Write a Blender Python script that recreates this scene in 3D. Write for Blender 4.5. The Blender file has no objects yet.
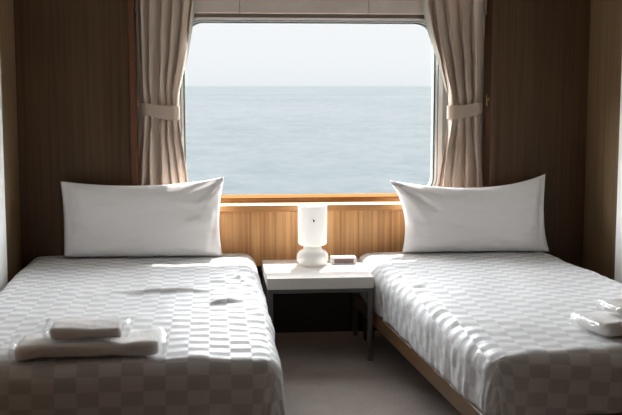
import bpy, bmesh, math, random
from mathutils import Vector, noise, Matrix

random.seed(4)
SC = bpy.context.scene
COL = SC.collection

# ------------------------------------------------------------------ helpers
def mat(name):
    m = bpy.data.materials.new(name); m.use_nodes = True
    nt = m.node_tree; nt.nodes.clear()
    out = nt.nodes.new('ShaderNodeOutputMaterial')
    return m, nt, out

def N(nt, t, **kw):
    n = nt.nodes.new(t)
    for k, v in kw.items(): setattr(n, k, v)
    return n

def principled(nt, out, col=(.8, .8, .8), rough=.5, metal=0., spec=.5):
    b = N(nt, 'ShaderNodeBsdfPrincipled')
    b.inputs['Base Color'].default_value = (*col, 1)
    b.inputs['Roughness'].default_value = rough
    b.inputs['Metallic'].default_value = metal
    b.inputs['Specular IOR Level'].default_value = spec
    nt.links.new(b.outputs[0], out.inputs[0])
    return b

def mapped_noise(nt, coord, scale, nscale=1., detail=3., rough=.55, dist=0.):
    if coord == 'pos':
        c = N(nt, 'ShaderNodeNewGeometry').outputs['Position']
    else:
        c = N(nt, 'ShaderNodeTexCoord').outputs[coord]
    mp = N(nt, 'ShaderNodeMapping'); mp.inputs['Scale'].default_value = scale
    nt.links.new(c, mp.inputs['Vector'])
    n = N(nt, 'ShaderNodeTexNoise'); n.inputs['Scale'].default_value = nscale
    n.inputs['Detail'].default_value = detail; n.inputs['Roughness'].default_value = rough
    n.inputs['Distortion'].default_value = dist
    nt.links.new(mp.outputs[0], n.inputs['Vector'])
    return n

def ramp(nt, src, stops):
    r = N(nt, 'ShaderNodeValToRGB'); e = r.color_ramp.elements
    while len(e) < len(stops): e.new(.5)
    for i, (p, c) in enumerate(stops):
        e[i].position = p; e[i].color = (*c, 1)
    nt.links.new(src, r.inputs[0]); return r

def bump(nt, src, b, strength, dist):
    bm_ = N(nt, 'ShaderNodeBump'); bm_.inputs['Strength'].default_value = strength
    bm_.inputs['Distance'].default_value = dist
    nt.links.new(src, bm_.inputs['Height']); nt.links.new(bm_.outputs[0], b.inputs['Normal'])

def plain(name, col, rough=.5, metal=0., spec=.5, bumpy=None):
    m, nt, out = mat(name)
    b = principled(nt, out, col, rough, metal, spec)
    n = mapped_noise(nt, 'pos', (1, 1, 1), 9., 3.)
    r = ramp(nt, n.outputs[0], [(.3, tuple(c*.95 for c in col)), (.7, tuple(min(1, c*1.03) for c in col))])
    nt.links.new(r.outputs[0], b.inputs['Base Color'])
    if bumpy:
        n2 = mapped_noise(nt, 'pos', (1, 1, 1), bumpy[0], 2.)
        bump(nt, n2.outputs[0], b, bumpy[1], bumpy[2])
    return m

def wood(name, dark, light, rough=.45, axis='z', grain=1., spec=.4):
    m, nt, out = mat(name)
    b = principled(nt, out, dark, rough, 0, spec)
    s = {'z': (55, 55, 1.1), 'x': (1.1, 55, 55), 'y': (55, 1.1, 55)}[axis]
    n1 = mapped_noise(nt, 'pos', s, grain, 4., .6, .25)
    n2 = mapped_noise(nt, 'pos', tuple(v*.13 for v in s), grain, 2., .5, .4)
    mx = N(nt, 'ShaderNodeMath', operation='MULTIPLY_ADD')
    nt.links.new(n1.outputs[0], mx.inputs[0]); mx.inputs[1].default_value = .72
    m2 = N(nt, 'ShaderNodeMath', operation='MULTIPLY'); nt.links.new(n2.outputs[0], m2.inputs[0]); m2.inputs[1].default_value = .28
    nt.links.new(m2.outputs[0], mx.inputs[2])
    r = ramp(nt, mx.outputs[0], [(.34, dark), (.5, tuple((a+c)/2 for a, c in zip(dark, light))), (.66, light)])
    nt.links.new(r.outputs[0], b.inputs['Base Color'])
    bump(nt, n1.outputs[0], b, .15, .002)
    return m

def newobj(name, bm_, m, parent=None, smooth=False, loc=None, rot=None):
    me = bpy.data.meshes.new(name)
    bmesh.ops.recalc_face_normals(bm_, faces=bm_.faces)
    bm_.to_mesh(me); bm_.free()
    if smooth:
        for p in me.polygons: p.use_smooth = True
    if m: me.materials.append(m)
    o = bpy.data.objects.new(name, me); COL.objects.link(o)
    if parent: o.parent = parent
    if loc: o.location = loc
    if rot: o.rotation_euler = rot
    return o

def box(bm_, x0, x1, y0, y1, z0, z1, bev=0., seg=2):
    vs = [bm_.verts.new((x, y, z)) for x in (x0, x1) for y in (y0, y1) for z in (z0, z1)]
    f = [(0, 1, 3, 2), (4, 6, 7, 5), (0, 4, 5, 1), (2, 3, 7, 6), (0, 2, 6, 4), (1, 5, 7, 3)]
    fs = [bm_.faces.new([vs[i] for i in q]) for q in f]
    if bev:
        es = list({e for fc in fs for e in fc.edges})
        bmesh.ops.bevel(bm_, geom=es, offset=bev, segments=seg, affect='EDGES', profile=.5)

def boxobj(name, m, *a, parent=None, bev=0., seg=2, loc=None, rot=None):
    b = bmesh.new(); box(b, *a, bev=bev, seg=seg)
    return newobj(name, b, m, parent, loc=loc, rot=rot)

def lathe(bm_, prof, n=48, c=(0, 0)):
    rings = []
    for r, z in prof:
        if r < 1e-6: rings.append([bm_.verts.new((c[0], c[1], z))])
        else: rings.append([bm_.verts.new((c[0]+r*math.cos(2*math.pi*k/n), c[1]+r*math.sin(2*math.pi*k/n), z)) for k in range(n)])
    for a, b in zip(rings, rings[1:]):
        for k in range(n):
            k2 = (k+1) % n
            if len(a) == 1: bm_.faces.new((a[0], b[k], b[k2]))
            elif len(b) == 1: bm_.faces.new((a[k], a[k2], b[0]))
            else: bm_.faces.new((a[k], a[k2], b[k2], b[k]))

def rr(x0, x1, z0, z1, r, n=10):
    pts = []
    for cx, cz, a0 in ((x1-r, z1-r, 0), (x0+r, z1-r, 90), (x0+r, z0+r, 180), (x1-r, z0+r, 270)):
        for k in range(n+1):
            a = math.radians(a0+90*k/n); pts.append((cx+r*math.cos(a), cz+r*math.sin(a)))
    return pts

def ring_solid(bm_, outer, inner, y0, y1):
    """a frame between two loops, with thickness y0..y1"""
    L = []
    for pts, y in ((outer, y0), (inner, y0), (inner, y1), (outer, y1)):
        L.append([bm_.verts.new((p[0], y, p[1])) for p in pts])
    n = len(outer)
    for i in range(4):
        a, b = L[i], L[(i+1) % 4]
        for k in range(n):
            k2 = (k+1) % n; bm_.faces.new((a[k], a[k2], b[k2], b[k]))

def tag(o, label=None, cat=None, group=None, kind=None):
    if label: o['label'] = label
    if cat: o['category'] = cat
    if group: o['group'] = group
    if kind: o['kind'] = kind
    return o

def empty(name, loc, rotz=0.):
    o = bpy.data.objects.new(name, None); COL.objects.link(o)
    o.empty_display_size = .1; o.location = loc; o.rotation_euler = (0, 0, rotz); return o

def S(name, m, *a, bev=0., parent=None):
    o = boxobj(name, m, *a, bev=bev, parent=parent)
    if parent is None: o['kind'] = 'structure'
    return o

def fbm(x, y, z, oct=3):
    return noise.fractal(Vector((x, y, z)), 1., 2., oct)

def sm(a, b, t):
    t = max(0., min(1., (t-a)/(b-a))); return t*t*(3-2*t)

# ------------------------------------------------------------------ materials
M = {}
M['dark_wood'] = wood('dark_veneer', (.068, .036, .017), (.115, .064, .031), .5, spec=.25)
M['side_wood'] = wood('side_veneer', (.13, .083, .042), (.22, .145, .078), .5, spec=.25)
M['oak'] = wood('honey_oak_panel', (.44, .19, .060), (.86, .50, .225), .45)
M['oak_x'] = wood('honey_oak_ledge', (.46, .215, .075), (.58, .30, .12), .35, axis='x')
M['sill_wood'] = wood('window_rail_wood', (.20, .095, .034), (.27, .135, .052), .8, axis='x', spec=.0)
M['red_wood'] = wood('reddish_edge', (.115, .043, .02), (.165, .068, .033), .4)
M['edge_wood'] = wood('dark_edge', (.085, .042, .020), (.125, .062, .03), .5)
M['rail_wood'] = wood('bed_rail_wood', (.12, .062, .026), (.20, .11, .048), .34, axis='y')
M['rear_wood'] = wood('rear_veneer', (.24, .128, .060), (.33, .185, .092), .5)
M['white_wall'] = plain('white_wall', (.88, .88, .87), .55, bumpy=(60, .05, .002))
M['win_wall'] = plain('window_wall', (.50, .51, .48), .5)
M['pelmet'] = plain('pelmet_fabric', (.62, .55, .50), .85, spec=.1, bumpy=(500, .1, .001))
M['ceiling'] = plain('ceiling_paint', (.85, .82, .77), .8)
M['frame'] = plain('white_metal', (.92, .93, .92), .35, .0)
M['alu'] = plain('aluminium', (.88, .90, .89), .3, .3)
M['gasket'] = plain('rubber_gasket', (.09, .12, .11), .6)
M['seam_and_shade'] = plain('seam_shadow', (.16, .13, .11), .8)
M['chrome'] = plain('brushed_chrome', (.17, .165, .16), .3, .85)
M['brass'] = plain('brass', (.55, .42, .22), .3, 1.)
M['laminate'] = plain('white_laminate', (.84, .82, .79), .35)
M['clock_white'] = plain('white_plastic', (.82, .81, .79), .4)
M['display'] = plain('brown_display', (.22, .13, .12), .3)
M['mattress'] = plain('mattress', (.7, .68, .65), .9, spec=.1)
M['dot'] = plain('grey_mark', (.10, .11, .13), .5)
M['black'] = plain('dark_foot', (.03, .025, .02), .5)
M['hull'] = plain('hull_paint', (.75, .76, .76), .5)

def m_carpet():
    m, nt, out = mat('carpet'); b = principled(nt, out, (.25, .22, .2), .95, 0, .05)
    n = mapped_noise(nt, 'pos', (1, 1, 1), 170., 3., .7)
    n2 = mapped_noise(nt, 'pos', (1, 1, 1), 7., 3., .6)
    a = N(nt, 'ShaderNodeMath', operation='MULTIPLY_ADD'); nt.links.new(n2.outputs[0], a.inputs[0]); a.inputs[1].default_value = .25
    nt.links.new(n.outputs[0], a.inputs[2])
    r = ramp(nt, a.outputs[0], [(.40, (.27, .232, .208)), (.80, (.58, .52, .48))])
    nt.links.new(r.outputs[0], b.inputs['Base Color']); bump(nt, n.outputs[0], b, .7, .006)
    return m
M['carpet'] = m_carpet()

def m_duvet():
    m, nt, out = mat('checked_satin')
    b = principled(nt, out, (.8, .8, .8), .6, 0, .14)
    uv = N(nt, 'ShaderNodeUVMap'); uv.uv_map = 'cloth'
    ch = N(nt, 'ShaderNodeTexChecker'); ch.inputs['Scale'].default_value = 1/.068
    ch.inputs['Color1'].default_value = (.75, .75, .755, 1); ch.inputs['Color2'].default_value = (.59, .59, .595, 1)
    nt.links.new(uv.outputs[0], ch.inputs['Vector'])
    nt.links.new(ch.outputs['Color'], b.inputs['Base Color'])
    mr = N(nt, 'ShaderNodeMapRange'); nt.links.new(ch.outputs['Fac'], mr.inputs[0])
    mr.inputs[3].default_value = .75; mr.inputs[4].default_value = .5
    nt.links.new(mr.outputs[0], b.inputs['Roughness'])
    ms = N(nt, 'ShaderNodeMapRange'); nt.links.new(ch.outputs['Fac'], ms.inputs[0])
    ms.inputs[3].default_value = .02; ms.inputs[4].default_value = .08
    nt.links.new(ms.outputs[0], b.inputs['Specular IOR Level'])
    n = mapped_noise(nt, 'UV', (1, 1, 1), 14., 4., .6, .5)
    bump(nt, n.outputs[0], b, .25, .012)
    return m
M['duvet'] = m_duvet()

def m_cloth(name, col, scale, st, rough=.85):
    m, nt, out = mat(name); b = principled(nt, out, col, rough, 0, .15)
    b.inputs['Sheen Weight'].default_value = .05
    n = mapped_noise(nt, 'Object', (1, 1, 1), scale, 4., .55, .6)
    bump(nt, n.outputs[0], b, st, .012); return m
M['pillow'] = m_cloth('pillow_cotton', (.88, .86, .85), 7., .35)
M['towel'] = m_cloth('terry_towel', (.90, .88, .86), 160., .5, .95)

def m_curtain(name, col, tr, trans):
    m, nt, out = mat(name)
    d = N(nt, 'ShaderNodeBsdfPrincipled'); d.inputs['Base Color'].default_value = (*col, 1); d.inputs['Roughness'].default_value = .85
    d.inputs['Specular IOR Level'].default_value = .15
    t = N(nt, 'ShaderNodeBsdfTranslucent'); t.inputs[0].default_value = (*trans, 1)
    n = mapped_noise(nt, 'pos', (1, 1, 1), 420., 2.); bump(nt, n.outputs[0], d, .15, .001)
    mx = N(nt, 'ShaderNodeMixShader'); mx.inputs[0].default_value = tr
    nt.links.new(d.outputs[0], mx.inputs[1]); nt.links.new(t.outputs[0], mx.inputs[2]); nt.links.new(mx.outputs[0], out.inputs[0])
    return m
M['curtain'] = m_curtain('curtain_weave', (.62, .515, .425), .03, (.5, .4, .3))
M['tie'] = m_curtain('tieback_weave', (.47, .38, .305), .02, (.5, .4, .3))
M['lining'] = m_curtain('curtain_lining', (.66, .67, .62), .12, (.75, .76, .70))

def m_glass():
    m, nt, out = mat('window_glass')
    t = N(nt, 'ShaderNodeBsdfTransparent'); t.inputs[0].default_value = (.985, .988, .985, 1)
    g = N(nt, 'ShaderNodeBsdfGlossy'); g.inputs['Roughness'].default_value = .02
    lw = N(nt, 'ShaderNodeLayerWeight'); lw.inputs[0].default_value = .5
    pw = N(nt, 'ShaderNodeMath', operation='POWER'); nt.links.new(lw.outputs['Facing'], pw.inputs[0]); pw.inputs[1].default_value = 5.
    ma = N(nt, 'ShaderNodeMath', operation='MULTIPLY_ADD'); nt.links.new(pw.outputs[0], ma.inputs[0]); ma.inputs[1].default_value = .6; ma.inputs[2].default_value = .004
    mx = N(nt, 'ShaderNodeMixShader')
    nt.links.new(ma.outputs[0], mx.inputs[0]); nt.links.new(t.outputs[0], mx.inputs[1]); nt.links.new(g.outputs[0], mx.inputs[2])
    nt.links.new(mx.outputs[0], out.inputs[0]); return m
M['glass'] = m_glass()

def m_plastic():
    m, nt, out = mat('clear_plastic_wrap')
    t = N(nt, 'ShaderNodeBsdfTransparent'); t.inputs[0].default_value = (.99, .99, .99, 1)
    g = N(nt, 'ShaderNodeBsdfGlossy'); g.inputs['Roughness'].default_value = .22
    d = N(nt, 'ShaderNodeBsdfDiffuse'); d.inputs[0].default_value = (.9, .9, .9, 1)
    n = mapped_noise(nt, 'Object', (1, 1, 1), 55., 3., .6, 1.)
    bp = N(nt, 'ShaderNodeBump'); bp.inputs['Strength'].default_value = .8; bp.inputs['Distance'].default_value = .01
    nt.links.new(n.outputs[0], bp.inputs['Height']); nt.links.new(bp.outputs[0], g.inputs['Normal']); nt.links.new(bp.outputs[0], d.inputs['Normal'])
    m1 = N(nt, 'ShaderNodeMixShader'); m1.inputs[0].default_value = .5
    nt.links.new(g.outputs[0], m1.inputs[1]); nt.links.new(d.outputs[0], m1.inputs[2])
    m2 = N(nt, 'ShaderNodeMixShader')
    # the wrap lies flat over the towel and is bunched up at its two ends
    uvn = N(nt, 'ShaderNodeUVMap'); uvn.uv_map = 'ends'
    sx_ = N(nt, 'ShaderNodeSeparateXYZ'); nt.links.new(uvn.outputs[0], sx_.inputs[0])
    en = N(nt, 'ShaderNodeMapRange'); nt.links.new(sx_.outputs['X'], en.inputs[0])
    en.inputs[1].default_value = .90; en.inputs[2].default_value = .97; en.inputs[3].default_value = .05; en.inputs[4].default_value = .36
    nt.links.new(en.outputs[0], m2.inputs[0])
    nt.links.new(t.outputs[0], m2.inputs[1]); nt.links.new(m1.outputs[0], m2.inputs[2]); nt.links.new(m2.outputs[0], out.inputs[0])
    return m
M['plastic'] = m_plastic()

def m_opal(name, e):
    m, nt, out = mat(name); b = principled(nt, out, (.80, .79, .77), .15, 0, .6)
    b.inputs['Emission Color'].default_value = (1, .95, .88, 1); b.inputs['Emission Strength'].default_value = e
    return m
M['opal'] = m_opal('opal_glass_lit', .46)
M['opal_base'] = m_opal('opal_glass_base', .16)
M['bulb'] = m_opal('bulb_glow', 9.)

def m_sea():
    m, nt, out = mat('sea_water')
    d = N(nt, 'ShaderNodeBsdfDiffuse'); d.inputs[0].default_value = (.046, .060, .067, 1)
    g = N(nt, 'ShaderNodeBsdfGlossy'); g.inputs['Roughness'].default_value = .015; g.inputs[0].default_value = (.93, .955, .955, 1)
    n1 = mapped_noise(nt, 'pos', (.30, .50, 1), 1., 3., .6, .3)
    n2 = mapped_noise(nt, 'pos', (.075, .060, 1), 1., 4., .65, .3)
    n3 = mapped_noise(nt, 'pos', (.006, .0022, 1), 1., 3., .6, .2)
    a = N(nt, 'ShaderNodeMath', operation='MULTIPLY_ADD'); nt.links.new(n2.outputs[0], a.inputs[0]); a.inputs[1].default_value = 1.1
    nt.links.new(n1.outputs[0], a.inputs[2])
    a2 = N(nt, 'ShaderNodeMath', operation='MULTIPLY_ADD'); nt.links.new(n3.outputs[0], a2.inputs[0]); a2.inputs[1].default_value = .7
    nt.links.new(a.outputs[0], a2.inputs[2])
    bp = N(nt, 'ShaderNodeBump'); bp.inputs['Strength'].default_value = 1.; bp.inputs['Distance'].default_value = .5
    nt.links.new(a.outputs[0], bp.inputs['Height']); nt.links.new(bp.outputs[0], d.inputs['Normal'])
    fr = N(nt, 'ShaderNodeFresnel'); fr.inputs[0].default_value = 1.33
    mr = N(nt, 'ShaderNodeMapRange'); nt.links.new(fr.outputs[0], mr.inputs[0])
    mr.inputs[3].default_value = .02; mr.inputs[4].default_value = .77
    # wave faces: some mirror the sky, some show the water
    wv = N(nt, 'ShaderNodeMapRange'); nt.links.new(a2.outputs[0], wv.inputs[0])
    wv.inputs[1].default_value = 1.08; wv.inputs[2].default_value = 1.62; wv.inputs[3].default_value = .62; wv.inputs[4].default_value = 1.22
    ml = N(nt, 'ShaderNodeMath', operation='MULTIPLY'); nt.links.new(mr.outputs[0], ml.inputs[0]); nt.links.new(wv.outputs[0], ml.inputs[1])
    mx = N(nt, 'ShaderNodeMixShader'); nt.links.new(ml.outputs[0], mx.inputs[0])
    nt.links.new(d.outputs[0], mx.inputs[1]); nt.links.new(g.outputs[0], mx.inputs[2]); nt.links.new(mx.outputs[0], out.inputs[0])
    return m
M['sea'] = m_sea()

# ------------------------------------------------------------------ camera
F = 1050.; tilt = math.atan(121.5/F); yaw = math.atan(100/F*math.cos(tilt)); H = 1.292
cam = bpy.data.cameras.new('camera'); co = bpy.data.objects.new('camera', cam); COL.objects.link(co)
cam.sensor_width = 36.; cam.lens = F*36/622; cam.clip_end = 100000; cam.clip_start = .05
co.location = (0, 0, H); co.rotation_euler = (math.pi/2-tilt, 0, -yaw)
cam.dof.use_dof = True; cam.dof.focus_distance = 5.2; cam.dof.aperture_fstop = 4.5
SC.camera = co

# ------------------------------------------------------------------ the room
XL, XR, YP = -.97, 1.975, 5.40
YB = 5.69
S('floor', M['carpet'], -1.2, 2.2, -1.6, YB, -.05, 0)
S('ceiling', M['ceiling'], -1.2, 2.2, -1.6, YB, 2.06, 2.12)
S('wall_rear', M['rear_wood'], -1.2, 2.2, -1.7, -1.6, 0, 2.06)
S('wall_left', M['white_wall'], -1.2, -.955, 3.4, 4.945, 0, 2.06)
S('wall_left_rear', M['rear_wood'], -1.2, -.955, -1.6, 3.4, 0, 2.06)
S('wall_right', M['white_wall'], 1.96, 2.2, 3.4, 4.915, 0, 2.06)
S('wall_right_rear', M['rear_wood'], 1.96, 2.2, -1.6, 3.4, 0, 2.06)
S('wall_left_alcove', M['side_wood'], -1.2, XL, 4.945, YP, 0, 2.06)
S('wall_right_alcove', M['side_wood'], XR, 2.2, 4.915, YP, 0, 2.06)
S('wall_back_left', M['dark_wood'], -1.2, -.411, YP, YB, 0, 2.06)
S('wall_back_right', M['dark_wood'], 1.487, 2.2, YP, YB, 0, 2.06)
S('trim_1', M['red_wood'], -.411, -.381, YP-.006, YB, .0, 2.06, bev=.004)
S('trim_2', M['edge_wood'], 1.455, 1.487, YP-.006, YB, .0, 2.06, bev=.004)
S('wall_back_lower', M['oak'], -.388, 1.455, YP, YB, .36, .648)
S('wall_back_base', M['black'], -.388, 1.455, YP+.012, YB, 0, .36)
# window ledge: a nosing board, and the wooden rail under the glass
S('trim_3', M['oak_x'], -.388, 1.455, 5.366, 5.54, .648, .683, bev=.005)
b = bmesh.new()
pr = [(5.494, .702), (5.494, .7075), (5.546, .7185), (5.556, .7185), (5.556, .702)]
A = [b.verts.new((-.381, *p)) for p in pr]; B = [b.verts.new((1.455, *p)) for p in pr]
b.faces.new(A); b.faces.new(B[::-1])
for k in range(5): b.faces.new((A[k], A[(k+1) % 5], B[(k+1) % 5], B[k]))
newobj('trim_4', b, M['sill_wood'])['kind'] = 'structure'
S('trim_5', M['oak_x'], -.381, 1.455, 5.508, 5.556, .683, .700)

# window wall with a round-cornered opening
WX0, WX1, WZ0, WZ1, WR = -.138, 1.186, .700, 1.620, .105
def wl(d): return rr(WX0-1.25*d, WX1+1.25*d, WZ0-d*.7, WZ1+d*.72, WR+d)
b = bmesh.new(); ring_solid(b, rr(-.388, 1.455, .648, 2.06, .0005), wl(.012), 5.56, YB)
w = newobj('wall_back', b, M['win_wall']); w['kind'] = 'structure'
win = empty('window_1', ((WX0+WX1)/2, 5.56, WZ0)); win['kind'] = 'structure'
def wpart(name, m, d0, d1, y0, y1, parent):
    b = bmesh.new(); ring_solid(b, [(p[0]-win.location.x, p[1]-WZ0) for p in wl(d1)], [(p[0]-win.location.x, p[1]-WZ0) for p in wl(d0)], y0-5.56, y1-5.56)
    return newobj(name, b, m, parent)
wpart('window_frame', M['frame'], .018, .036, 5.545, 5.562, win)
wpart('frame_groove', M['gasket'], .014, .018, 5.553, 5.575, win)
wpart('inner_frame', M['alu'], .005, .014, 5.548, 5.60, win)
wpart('gasket', M['gasket'], -.002, .005, 5.553, 5.60, win)
b = bmesh.new(); f_ = [b.verts.new((p[0]-win.location.x, .026, p[1]-WZ0)) for p in wl(.004)]; k_ = [b.verts.new((p[0]-win.location.x, .032, p[1]-WZ0)) for p in wl(.004)]
b.faces.new(f_); b.faces.new(k_[::-1])
for i in range(len(f_)): b.faces.new((f_[i], f_[(i+1) % len(f_)], k_[(i+1) % len(f_)], k_[i]))
newobj('glass_pane', b, M['glass'], win)

# pelmet above the window, in fabric-faced panels with seams between them
pel = empty('window_pelmet', (.533, 5.52, 1.666)); tag(pel, kind='structure')
xs = [-.386, .152, .822, 1.453]
for a, c in zip(xs, xs[1:]):
    boxobj('pelmet_panel', M['pelmet'], a-.533+.0015, c-.533-.0015, -.028, .028, 0, .39, parent=pel, bev=.003)
boxobj('pelmet_backing', M['seam_and_shade'], -.915, .918, .0, .036, .004, .39, parent=pel)
S('pelmet_shade_strip', M['seam_and_shade'], -.381, 1.453, 5.548, 5.559, 1.647, 1.72)  # dark strip standing in for the pelmet's shadow on the window wall
S('trim_6', M['alu'], -.386, 1.453, 5.425, 5.455, 2.03, 2.06)

# ------------------------------------------------------------------ the sea outside
b = bmesh.new()
vs = [b.verts.new(p) for p in ((-40000, 12, -12.), (40000, 12, -12.), (40000, 45000, -12.), (-40000, 45000, -12.))]; b.faces.new(vs)
sea = newobj('sea', b, M['sea']); sea['kind'] = 'structure'

# ------------------------------------------------------------------ curtains
def lerp_tab(tab, z):
    if z >= tab[0][0]: return tab[0][1:]
    for (z0, *a), (z1, *c) in zip(tab, tab[1:]):
        if z1 <= z <= z0:
            t = (z0-z)/(z0-z1); return [p+(q-p)*t for p, q in zip(a, c)]
    return tab[-1][1:]

def curtain(tab, seed, npl, label, inner):
    ZT, ZB, YC = 2.03, .722, 5.447
    nu, nv = 150, 110
    x_mid = sum(lerp_tab(tab, 1.17)[:2])/2
    def pt(u, z, off=0.):
        x0, x1 = lerp_tab(tab, z)[:2]
        pinch = math.exp(-((z-1.17)/.10)**2)
        amp = .038*(1-.55*pinch)
        ph = .5*fbm(seed, z*1.6, 0) + 1.9*(u-.5)*sm(1.17, 1.9, z)
        uu = u + .075*fbm(u*3+seed, z*1.1, 2.2)
        s = abs(math.sin(math.pi*npl*uu+ph))**.75
        s = (s-.5)*2*(.8+.4*fbm(u*4, seed, 5.))
        y = YC - amp*s + .010*fbm(u*6+seed, z*3, 1.)
        # folds roll over each other sideways
        x = x0+(x1-x0)*u + (.019 if npl > 4 else .022)*(1-.8*pinch)*math.sin(2*math.pi*npl*uu+2*ph+.8)*min(1, 6*u*(1-u))
        return x, max(5.405, min(5.482, y+off)), z
    b = bmesh.new(); rows = []
    for j in range(nv+1):
        z = ZT+(ZB-ZT)*j/nv
        rows.append([b.verts.new(pt(i/nu, z)) for i in range(nu+1)])
    for j in range(nv):
        for i in range(nu): b.faces.new((rows[j][i], rows[j][i+1], rows[j+1][i+1], rows[j+1][i]))
    o = newobj('curtain', b, M['curtain'], smooth=True)
    sd = o.modifiers.new('s', 'SOLIDIFY'); sd.thickness = .003
    tag(o, label, 'curtain', 'beige window curtains')
    # pale lining that shows along the edge next to the glass
    b = bmesh.new(); rows = []
    sgn = 1 if inner == 'right' else -1
    for j in range(nv+1):
        z = ZT+(1.26-ZT)*j/nv
        x0, x1 = lerp_tab(tab, z)[:2]; e = x1 if sgn > 0 else x0
        wd = .013*sm(1.22, 1.6, z)+.002
        r = []
        for i in range(7):
            t = i/6; r.append(b.verts.new((e+sgn*(wd*t-.03*(1-t)), 5.478+.008*math.sin(t*5+z*6), z)))
        rows.append(r)
    for j in range(nv):
        for i in range(6): b.faces.new((rows[j][i], rows[j][i+1], rows[j+1][i+1], rows[j+1][i]))
    l = newobj('lining', b, M['lining'], o, smooth=True); l['label'] = 'pale lining along the inner edge of the curtain'
    return o

tabL = [(2.05, -.380, -.068), (1.70, -.372, -.090), (1.45, -.364, -.125), (1.26, -.352, -.164), (1.17, -.348, -.172), (1.08, -.352, -.162), (.95, -.362, -.142), (.72, -.374, -.112)]
tabR = [(2.05, 1.090, 1.440), (1.70, 1.118, 1.432), (1.58, 1.145, 1.430), (1.42, 1.195, 1.425), (1.26, 1.236, 1.415), (1.16, 1.250, 1.408), (1.06, 1.238, 1.413), (.95, 1.215, 1.424), (.72, 1.178, 1.440)]
curtain(tabL, 1.7, 5, 'beige curtain tied back on the left side of the window', 'right')
curtain(tabR, 7.3, 4, 'beige curtain tied back on the right side of the window', 'left')

def tieback(cx, hw, label, hookx, slope):
    b = bmesh.new(); n = 72; rows = []
    for k in range(n):
        a = 2*math.pi*k/n
        c_, s_ = math.cos(a), math.sin(a)
        x = hw*abs(c_)**.8*(1 if c_ > 0 else -1); y = .040*abs(s_)**.7*(1 if s_ > 0 else -1)
        side = (x/hw)*slope                       # -1..1, +1 towards the hook
        hh = .036-.009*max(0, side) + .002*math.sin(5*a)
        zc = .014*side - .006*(1-side*side)
        r = []
        for t in (-1, -.9, -.3, .3, .9, 1):
            r.append(b.verts.new((x*(1+.012*(1-t*t)), y*(1+.02*(1-t*t))+.001*math.sin(9*a), zc+hh*t)))
        rows.append(r)
    for k in range(n):
        r0, r1 = rows[k], rows[(k+1) % n]
        for i in range(5): b.faces.new((r0[i], r1[i], r1[i+1], r0[i+1]))
    o = newobj('curtain_tieback', b, M['tie'], smooth=True, loc=(cx, 5.444, 1.168))
    sd = o.modifiers.new('s', 'SOLIDIFY'); sd.thickness = .004; sd.offset = 1
    tag(o, label, 'tieback', 'curtain tiebacks')
tieback(-.260, .094, 'beige fabric tieback around the waist of the left curtain', -1, -1)
tieback(1.327, .089, 'beige fabric tieback around the waist of the right curtain', 1, 1)

def hook(x, d, label):
    h = empty('tieback_hook', (x, 5.43, 1.225)); tag(h, label, 'hook', 'brass tieback hooks')
    b = bmesh.new(); lathe(b, [(0, 0), (.010, 0), (.011, .002), (.009, .005), (0, .005)], 20)
    newobj('wall_plate', b, M['brass'], h, True, rot=(0, math.pi/2*d, 0))
    b = bmesh.new(); pts = [Vector((d*.002, 0, 0)), Vector((d*.010, 0, -.002)), Vector((d*.014, 0, -.012)), Vector((d*.014, -.002, -.026)), Vector((d*.011, -.004, -.034)), Vector((d*.015, -.010, -.030)), Vector((d*.018, -.012, .006)), Vector((d*.016, -.012, .024))]
    rings = []
    for i, p in enumerate(pts):
        t = (pts[min(i+1, len(pts)-1)]-pts[max(i-1, 0)]).normalized()
        q = t.to_track_quat('Z', 'Y')
        rings.append([b.verts.new(p+q @ Vector((.0027*math.cos(k*math.pi/4), .0027*math.sin(k*math.pi/4), 0))) for k in range(8)])
    for r0, r1 in zip(rings, rings[1:]):
        for k in range(8): b.faces.new((r0[k], r0[(k+1) % 8], r1[(k+1) % 8], r1[k]))
    b.faces.new(rings[0]); b.faces.new(rings[-1][::-1])
    newobj('hook_arm', b, M['brass'], h, True)
hook(-.387, 1, 'small brass hook beside the left curtain tieback')
hook(1.454, -1, 'small brass hook beside the right curtain tieback')

# ------------------------------------------------------------------ beds
def seg_dist(px, py, ax, ay, bx, by):
    dx, dy = bx-ax, by-ay; L2 = dx*dx+dy*dy
    t = max(0, min(1, ((px-ax)*dx+(py-ay)*dy)/L2))
    return math.hypot(px-ax-t*dx, py-ay-t*dy), t

def make_bed(cx, yc, W, L, ang, label, group):
    bd = empty('single_bed', (cx, yc, 0), ang)
    tag(bd, label, 'bed', group)
    hw, hl = W/2, L/2
    for s in (-1, 1):
        boxobj('side_rail', M['rail_wood'], s*(hw-.012)-.014, s*(hw-.012)+.014, -hl+.03, hl-.02, .155, .222, parent=bd, bev=.005)
    boxobj('foot_rail', M['rail_wood'], -hw+.028, hw-.028, -hl+.03, -hl+.058, .155, .222, parent=bd, bev=.005)
    boxobj('head_rail', M['rail_wood'], -hw+.028, hw-.028, hl-.048, hl-.02, .155, .222, parent=bd, bev=.005)
    boxobj('slat_base', M['rail_wood'], -hw+.028, hw-.028, -hl+.06, hl-.05, .17, .195, parent=bd)
    for sx in (-1, 1):
        for sy in (-1, 1):
            lx, ly = sx*(hw-.055), sy*(hl-.09)
            boxobj('leg', M['black'], lx-.025, lx+.025, ly-.025, ly+.025, 0, .155, parent=bd, bev=.004)
    b = bmesh.new(); box(b, -hw+.06, hw-.06, -hl+.09, hl-.06, .195, .385, bev=.035, seg=4)
    newobj('mattress', b, M['mattress'], bd, True)
    return bd

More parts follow.
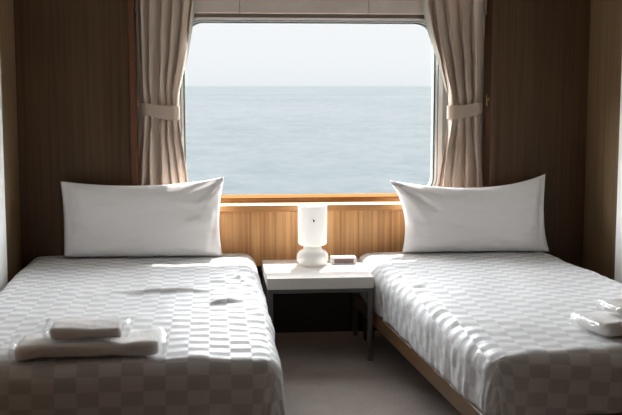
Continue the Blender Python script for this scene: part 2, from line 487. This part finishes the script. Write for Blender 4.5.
def make_duvet(cx, yc, W, L, ang, label, group, seed, folds, shear=0., patrot=0., amp=1.):
    """a quilt draped over the bed: a grid that turns down round a soft edge on the two sides and the foot"""
    hw, hl, top, hem = W/2, L/2, .432, .226
    r, e = .075, .03                      # edge radius, flat margin in the corner
    drop = top-hem
    D = e + r*math.pi/2 + (drop-r)        # cloth beyond the inner rectangle
    ax, ay = hw-r-e, hl-r-e
    head = hl-.012
    sx = ax+D; y_min = -(ay+D)
    st = .0125
    nx = int(2*sx/st); ny = int((head-y_min)/st)
    b = bmesh.new(); uvl = b.loops.layers.uv.new('cloth'); rows = []; q = {}
    ca, sa = math.cos(patrot), math.sin(patrot)
    for j in range(ny+1):
        v = y_min+(head-y_min)*j/ny; row = []
        for i in range(nx+1):
            u = -sx+2*sx*i/nx
            c_x = max(-ax, min(ax, u)); c_y = max(-ay, min(ay if v < ay else v, v))
            dx, dy = u-c_x, v-c_y
            dist = max(abs(dx), abs(dy)); h = math.hypot(dx, dy)
            nxv, nyv = (dx/h, dy/h) if h > 1e-9 else (0, 0)
            if dist <= e: hh, vv, th = dist, 0, 0
            elif dist <= e+r*math.pi/2:
                th = (dist-e)/r; hh, vv = e+r*math.sin(th), r*(1-math.cos(th))
            else:
                th = math.pi/2; hh = e+r; vv = r+(dist-e-r*math.pi/2)
            # wrinkles, strongest where the cloth turns over the edge
            edge = sm(ax-.26, ax+.05, abs(u)) if abs(u) > ax-.26 else 0
            edge = max(edge, .7*sm(ay-.10, ay+.1, -v))
            wn = fbm(u*5.5+seed, v*2.2, seed*.7, 4)*.0055 + fbm(u*2.+seed, v*1.5, 9.)*.006
            long_ = (fbm((u+.35*v)*9+seed, v*2.4, 3., 3)*.0038 + fbm(u*3.5, (v+.25*u)*17+seed, 6., 3)*.0030)*edge
            hang = fbm(u*14 if abs(dy) > abs(dx) else v*14, seed, 1.5, 2)*.010*sm(.06, D, dist)
            d = (wn+long_)*amp*(1-.85*sm(ay*.72, ay*.92, v)) + hang
            for (x0, y0, x1, y1, a, wd) in folds:
                if min(x0, x1)-.2 < u < max(x0, x1)+.2 and min(y0, y1)-.2 < v < max(y0, y1)+.2:
                    dd, t = seg_dist(u, v, x0, y0, x1, y1)
                    d += a*math.exp(-(dd/wd)**2)*(.25+.75*math.sin(math.pi*min(.95, max(.05, t))))
            n3 = Vector((nxv*math.sin(th), nyv*math.sin(th), math.cos(th)))
            p = Vector((c_x+nxv*hh, c_y+nyv*hh, top-vv)) + n3*d
            p.z += .008*(1-(u/sx)**2)
            # the cloth is pressed flat where it touches the side of the table
            wx = cx+p.x*math.cos(ang)-p.y*math.sin(ang); wy = yc+p.x*math.sin(ang)+p.y*math.cos(ang)
            if cx > .75 and wx < .7515 and 4.77 < wy < 5.36: p.x += (.7515-wx)*(1-sm(.415, .44, p.z))*sm(4.77, 4.81, wy)
            vert = b.verts.new(p); row.append(vert); q[vert] = (u*ca-v*sa, (u*sa+v*ca)*.068/.0475)
        rows.append(row)
    for j in range(ny):
        for i in range(nx):
            f = b.faces.new((rows[j][i], rows[j][i+1], rows[j+1][i+1], rows[j+1][i]))
            for lp in f.loops: lp[uvl].uv = q[lp.vert]
    o = newobj('duvet', b, M['duvet'], smooth=True, loc=(cx, yc, 0), rot=(0, 0, ang))
    sd = o.modifiers.new('s', 'SOLIDIFY'); sd.thickness = .012; sd.offset = -1
    return tag(o, label, 'duvet', group)

LB = dict(cx=-.355, yc=4.285, W=1.155, L=2.17, ang=0.)
AR = .070
RB = dict(cx=1.317, yc=4.285, W=1.03, L=2.13, ang=AR)
make_bed(label='wooden single bed left of the white bedside table', group='single beds', **LB)
make_bed(label='wooden single bed right of the white bedside table, showing its wooden side rail', group='single beds', **RB)

def loc_(b_, x, y):
    dx, dy = x-b_['cx'], y-b_['yc']; a = -b_['ang']
    return dx*math.cos(a)-dy*math.sin(a), dx*math.sin(a)+dy*math.cos(a)
def at_px(x, y, z=.435):
    fu, fv = (x-311)/F, (207.5-y)/F
    fy = math.cos(tilt)+fv*math.sin(tilt); fz = -math.sin(tilt)+fv*math.cos(tilt)
    X = fu*math.cos(yaw)+fy*math.sin(yaw); Y = -fu*math.sin(yaw)+fy*math.cos(yaw)
    t = (z-H)/fz; return X*t, Y*t
def fold(b_, x0, y0, x1, y1, a, wd):
    p = loc_(b_, *at_px(x0, y0)); q = loc_(b_, *at_px(x1, y1)); k = 1.35 if b_ is LB else .45; return (*p, *q, a*k, wd*.85)

foldsL = [fold(LB, 118, 293, 214, 292, .013, .030), fold(LB, 205, 305, 240, 301, .012, .026),
          fold(LB, 225, 283, 256, 277, .008, .022), fold(LB, 190, 285, 235, 280, .005, .02),
          fold(LB, 246, 292, 262, 300, .008, .02), fold(LB, 232, 276, 258, 290, .006, .018), fold(LB, 255, 305, 270, 322, .008, .02)]
foldsR = [fold(RB, 394, 296, 428, 281, .013, .026), fold(RB, 428, 312, 446, 306, .011, .022), fold(RB, 400, 277, 440, 271, .009, .024),
          fold(RB, 384, 282, 412, 272, .008, .02), fold(RB, 410, 302, 440, 294, .009, .022), fold(RB, 440, 326, 462, 318, .009, .022),
          fold(RB, 452, 342, 478, 334, .008, .022), fold(RB, 392, 268, 430, 264, .006, .02)]
make_duvet(label='white checked duvet on the bed left of the bedside table', group='checked duvets', seed=2.3, folds=foldsL, **LB)
make_duvet(label='white checked duvet on the bed right of the bedside table', group='checked duvets', seed=8.1, folds=foldsR, patrot=.10, **RB)

# ------------------------------------------------------------------ pillows
def make_pillow(cx, yb, hw, hh, lean, rotz, ears, dip, side_dip, creases, label, seed):
    """ears: how far each corner is pulled out (x, z) for TL, TR, BL, BR"""
    n = 64; b = bmesh.new()
    def P(u, v, side):
        x = u*hw*(1-side_dip*(1-v*v)**1.0*abs(u)**3); z = v*hh*(1-dip*(1-u*u)**.9*max(0, v)**2 - .02*(1-u*u)*max(0, -v))
        wTL, wTR = (1-u)/2*(1+v)/2, (1+u)/2*(1+v)/2
        wBL, wBR = (1-u)/2*(1-v)/2, (1+u)/2*(1-v)/2
        for w_, (ex, ez) in zip((wTL, wTR, wBL, wBR), ears):
            k = w_**4; x += ex*k; z += ez*k
        th = (max(0, 1-u**4)*max(0, 1-v**4))**.5
        sag = 1+.22*(-v)
        y = .080*th*sag*side + .006*side*fbm(u*2.2+seed, v*2.2, side, 3)*th
        # puckers running in from the corners
        r_ = max(abs(u), abs(v))
        y += side*.006*th*sm(.45, .85, r_)*math.sin(9*math.atan2(v*1.0, u)+seed*2+3*fbm(u*2, v*2, seed))
        for (u0, v0, u1, v1, a_, w_) in creases:
            dd, t = seg_dist(u, v*.5, u0, v0*.5, u1, v1*.5)
            y += side*a_*math.exp(-(dd/w_)**2)*(1-.6*t)*min(1, th*4+.15)
        return Vector((x, y, z))
    R = Matrix.Rotation(-lean, 4, 'X')
    grids = []
    for side in (-1, 1):
        g = []
        for j in range(n+1):
            v = -1+2*j/n; v = math.sin(v*math.pi/2)*.35+v*.65
            row = []
            for i in range(n+1):
                u = -1+2*i/n; u = math.sin(u*math.pi/2)*.35+u*.65
                if side == 1 and (i in (0, n) or j in (0, n)): row.append(grids[0][j][i]); continue
                row.append(b.verts.new(R @ P(u, v, side)))
            g.append(row)
        grids.append(g)
    for side, g in zip((-1, 1), grids):
        for j in range(n):
            for i in range(n): b.faces.new((g[j][i], g[j][i+1], g[j+1][i+1], g[j+1][i]))
    zmin = min(v.co.z for v in b.verts)
    for v in b.verts: v.co.z -= zmin
    o = newobj('pillow', b, M['pillow'], smooth=True, loc=(cx, yb, .439), rot=(0, 0, rotz))
    return tag(o, label, 'pillow', 'white bed pillows')
make_pillow(-.352, 5.270, .395, .182, .10, 0.0, [(-.004, .022), (.018, .036), (.010, .010), (.006, .0)], .045, .028, [(.99, .97, .70, .50, -.014, .030), (.97, .80, .78, .25, .010, .035), (.90, .98, .55, .80, -.010, .03), (-.93, .92, -.88, -.3, -.012, .035), (-.80, .85, -.74, .1, .006, .04), (-.6, .95, -.3, .75, .004, .05), (.96, .2, .86, -.8, -.008, .03)], 'white pillow leaning at the head of the left bed', 1.1)
make_pillow(1.347, 5.264, .380, .172, .10, 0.0, [(-.066, .030), (-.006, .058), (-.002, .004), (.012, -.002)], .10, .045, [(-.99, .97, -.55, .30, -.020, .045), (-.98, .85, -.70, -.1, .012, .05), (-.60, .80, -.30, .62, .008, .05), (.95, .92, .86, -.5, -.013, .035), (.86, .80, .70, -.5, .009, .05), (.93, .3, .84, -.9, -.010, .03), (-.22, .95, -.12, .60, -.007, .022), (-.10, .95, .02, .62, -.007, .022), (.05, .95, .14, .66, -.006, .022), (.45, .95, .35, .6, -.005, .03)], 'white pillow leaning at the head of the right bed', 4.6)

# ------------------------------------------------------------------ bedside table
tb = empty('bedside_table', (.5, 5.067, 0)); tag(tb, 'square white bedside table with metal legs between the two beds', 'table')
boxobj('tabletop', M['laminate'], -.25, .25, -.267, .267, .350, .403, parent=tb, bev=.002)
for sx in (-1, 1):
    for sy in (-1, 1):
        lx, ly = sx*.235, sy*.252
        boxobj('leg', M['chrome'], lx-.0125, lx+.0125, ly-.0125, ly+.0125, 0, .350, parent=tb, bev=.002)
for sy in (-1, 1): boxobj('apron_rail', M['chrome'], -.2225, .2225, sy*.252-.009, sy*.252+.009, .330, .350, parent=tb, bev=.002)
for sx in (-1, 1): boxobj('apron_rail', M['chrome'], sx*.235-.009, sx*.235+.009, -.2395, .2395, .330, .350, parent=tb, bev=.002)

# ------------------------------------------------------------------ lamp
lp = empty('table_lamp', (.496, 5.165, .403)); tag(lp, 'white opal glass table lamp on the bedside table', 'lamp')
b = bmesh.new()
lathe(b, [(0, 0), (.052, 0), (.064, .006), (.076, .020), (.080, .038), (.077, .056), (.066, .070), (.052, .078), (.046, .084), (.045, .092), (.048, .100), (.042, .102), (.039, .092), (0, .088)], 56)
newobj('lamp_base', b, M['opal_base'], lp, True)
b = bmesh.new()
lathe(b, [(.046, .100), (.060, .101), (.069, .105), (.0725, .113), (.073, .200), (.073, .288), (.0722, .297), (.0700, .3005), (.0672, .297), (.0668, .288), (.0668, .116), (.062, .109), (.046, .106), (.046, .100)], 56)
newobj('lamp_shade', b, M['opal'], lp, True)
b = bmesh.new(); lathe(b, [(0, .108), (.014, .108), (.014, .135), (.022, .150), (.027, .168), (.022, .186), (.010, .195), (0, .197)], 24)
newobj('bulb', b, M['bulb'], lp, True)
b = bmesh.new(); lathe(b, [(0, 0), (.006, 0), (.0055, .0015), (0, .0018)], 20)
av = math.atan2(-5.165, -.496)+.09
d_ = newobj('shade_mark', b, M['dot'], lp, True, loc=(.0725*math.cos(av), .0725*math.sin(av), .231), rot=(math.pi/2, 0, av+math.pi/2)); d_.scale = (.85, 1.25, 1)
d_['label'] = 'tiny dark grey mark on the shade'
b = bmesh.new(); lathe(b, [(.030, -.0002), (.045, -.0002), (.045, .003), (.030, .003)], 32)
newobj('foot_ring', M and b, M['black'], lp, True)

# ------------------------------------------------------------------ small clock
ck = empty('bedside_clock', (.655, 5.197, .403), .0); tag(ck, 'small white box clock with a blank brownish display, beside the lamp', 'clock')
b = bmesh.new(); box(b, -.063, .063, -.034, .036, 0, .036, bev=.004, seg=3); newobj('clock_body', b, M['clock_white'], ck)
b = bmesh.new(); o_, i_ = rr(-.062, .062, .001, .035, .004, 4), rr(-.049, .049, .006, .0285, .001, 4); ring_solid(b, o_, i_, -.038, -.033); newobj('bezel', b, M['clock_white'], ck)
boxobj('display', M['display'], -.050, .050, -.0350, -.0335, .005, .0295, parent=ck)

# ------------------------------------------------------------------ towels in clear wrap
def soft_box(bm_, sx, sy, sz, r, seed, amp, seg=32):
    """a folded, slightly slumped towel: rounded block with uneven folds"""
    nx, ny, nz = seg, 14, 6
    verts = {}
    def V(i, j, k):
        key = (i, j, k)
        if key in verts: return verts[key]
        p = Vector((sx*(i/nx-.5), sy*(j/ny-.5), sz*(k/nz-.5)))
        c = Vector((max(-sx/2+r, min(sx/2-r, p.x)), max(-sy/2+r, min(sy/2-r, p.y)), max(-sz/2+r*.8, min(sz/2-r*.8, p.z))))
        d = p-c
        if d.length > 1e-9: p = c+d.normalized()*min(d.length, r)
        nrm = d.normalized() if d.length > 1e-9 else Vector((0, 0, 1))
        p += nrm*amp*fbm(p.x*9+seed, p.y*9, p.z*14+seed, 3)
        if k == 0: p.z = max(p.z, -sz/2)
        p.z += sz/2
        verts[key] = bm_.verts.new(p); return verts[key]
    for i in range(nx):
        for j in range(ny):
            bm_.faces.new((V(i, j, 0), V(i, j+1, 0), V(i+1, j+1, 0), V(i+1, j, 0)))
            bm_.faces.new((V(i, j, nz), V(i+1, j, nz), V(i+1, j+1, nz), V(i, j+1, nz)))
    for i in range(nx):
        for k in range(nz):
            bm_.faces.new((V(i, 0, k), V(i+1, 0, k), V(i+1, 0, k+1), V(i, 0, k+1)))
            bm_.faces.new((V(i, ny, k), V(i, ny, k+1), V(i+1, ny, k+1), V(i+1, ny, k)))
    for j in range(ny):
        for k in range(nz):
            bm_.faces.new((V(0, j, k), V(0, j, k+1), V(0, j+1, k+1), V(0, j+1, k)))
            bm_.faces.new((V(nx, j, k), V(nx, j+1, k), V(nx, j+1, k+1), V(nx, j, k+1)))

def towel(name, x, y, z, sx, sy, sz, rotz, label, cat, seed):
    t = empty(name, (x, y, z), rotz); tag(t, label, 'towel', cat)
    b = bmesh.new(); soft_box(b, sx, sy, sz, sz*.5, seed, .008); newobj('folded_cloth', b, M['towel'], t, True)
    b = bmesh.new(); soft_box(b, sx+.044, sy+.010, sz+.003, sz*.36, seed+3, .010, 60)
    uvl = b.loops.layers.uv.new('ends')
    for f in b.faces:
        for l_ in f.loops: l_[uvl].uv = (abs(l_.vert.co.x)/(sx/2+.022), .5)
    w_ = newobj('plastic_wrap', b, M['plastic'], t, True); w_['label'] = 'clear crinkled plastic wrap around the towel'
    return t
towel('bath_towel', -.398, 3.352, .448, .440, .205, .043, .055, 'large folded white towel on the foot of the left bed, under a smaller one', 'large folded towels', 1.)
towel('hand_towel', -.402, 3.345, .503, .222, .140, .036, .02, 'small folded white towel on top of the large towel on the left bed', 'small folded towels', 5.)
towel('bath_towel', 1.492, 3.495, .448, .40, .205, .045, .20, 'large folded white towel on the foot of the right bed, under a smaller one', 'large folded towels', 11.)
towel('hand_towel', 1.495, 3.502, .503, .222, .140, .036, .20, 'small folded white towel on top of the large towel on the right bed', 'small folded towels', 15.)

# ------------------------------------------------------------------ daylight
az, el = math.radians(17), math.radians(58)
sd_ = Vector((math.sin(az)*math.cos(el), math.cos(az)*math.cos(el), math.sin(el)))
sun = bpy.data.lights.new('sun', 'SUN'); so = bpy.data.objects.new('sun', sun); COL.objects.link(so)
so.rotation_euler = (-sd_).to_track_quat('-Z', 'Y').to_euler(); so.location = (3, 9, 9)
sun.energy = 7.5; sun.angle = math.radians(1.6); sun.color = (1, .96, .90)

wd = bpy.data.worlds.new('hazy_sky'); SC.world = wd; wd.use_nodes = True
nt = wd.node_tree; nt.nodes.clear()
out = N(nt, 'ShaderNodeOutputWorld'); bg = N(nt, 'ShaderNodeBackground'); nt.links.new(bg.outputs[0], out.inputs[0])
tc = N(nt, 'ShaderNodeTexCoord')
sep = N(nt, 'ShaderNodeSeparateXYZ'); nt.links.new(tc.outputs['Generated'], sep.inputs[0])
# pale haze near the horizon
lo = ramp(nt, sep.outputs['Z'], [(.0, (.85, .90, .935)), (.025, (.92, .945, .975)), (.06, (.945, .965, .99)), (.4, (.88, .91, .95))])
# bright hazy glow of the sky around and below the sun
gl = Vector((.05, .97, .24))
dt = N(nt, 'ShaderNodeVectorMath', operation='DOT_PRODUCT'); nt.links.new(tc.outputs['Generated'], dt.inputs[0]); dt.inputs[1].default_value = gl
g1 = N(nt, 'ShaderNodeMapRange', interpolation_type='SMOOTHSTEP'); nt.links.new(dt.outputs['Value'], g1.inputs[0])
g1.inputs[1].default_value = .0; g1.inputs[2].default_value = .62; g1.inputs[3].default_value = 0; g1.inputs[4].default_value = 1
g2 = N(nt, 'ShaderNodeMapRange', interpolation_type='SMOOTHSTEP'); nt.links.new(sep.outputs['Z'], g2.inputs[0])
g2.inputs[1].default_value = .135; g2.inputs[2].default_value = .25; g2.inputs[3].default_value = 0; g2.inputs[4].default_value = 1
g3 = N(nt, 'ShaderNodeMapRange', interpolation_type='SMOOTHSTEP'); nt.links.new(sep.outputs['Z'], g3.inputs[0])
g3.inputs[1].default_value = .26; g3.inputs[2].default_value = .60; g3.inputs[3].default_value = 1; g3.inputs[4].default_value = .16
m0 = N(nt, 'ShaderNodeMath', operation='MULTIPLY'); nt.links.new(g1.outputs[0], m0.inputs[0]); nt.links.new(g3.outputs[0], m0.inputs[1])
mu = N(nt, 'ShaderNodeMath', operation='MULTIPLY'); nt.links.new(m0.outputs[0], mu.inputs[0]); nt.links.new(g2.outputs[0], mu.inputs[1])
st_ = N(nt, 'ShaderNodeMath', operation='MULTIPLY_ADD'); nt.links.new(mu.outputs[0], st_.inputs[0]); st_.inputs[1].default_value = 50.; st_.inputs[2].default_value = 1.
nt.links.new(lo.outputs[0], bg.inputs[0]); nt.links.new(st_.outputs[0], bg.inputs[1])
wd.cycles.sampling_method = 'MANUAL'; wd.cycles.sample_map_resolution = 512
# portal so that the sky is sampled through the window opening
pl = bpy.data.lights.new('window_portal', 'AREA'); po = bpy.data.objects.new('window_portal', pl); COL.objects.link(po)
pl.shape = 'RECTANGLE'; pl.size = WX1-WX0+.06; pl.size_y = WZ1-WZ0+.06; pl.cycles.is_portal = True
po.location = ((WX0+WX1)/2, YB+.01, (WZ0+WZ1)/2); po.rotation_euler = (-math.pi/2, 0, 0)

vs_ = SC.view_settings
SC.display_settings.display_device = 'sRGB'
vs_.view_transform = 'Standard'; vs_.look = 'None'; vs_.gamma = 1; vs_.exposure = 0.; vs_.use_curve_mapping = False
SC.cycles.max_bounces = 10; SC.cycles.diffuse_bounces = 6; SC.cycles.transparent_max_bounces = 12
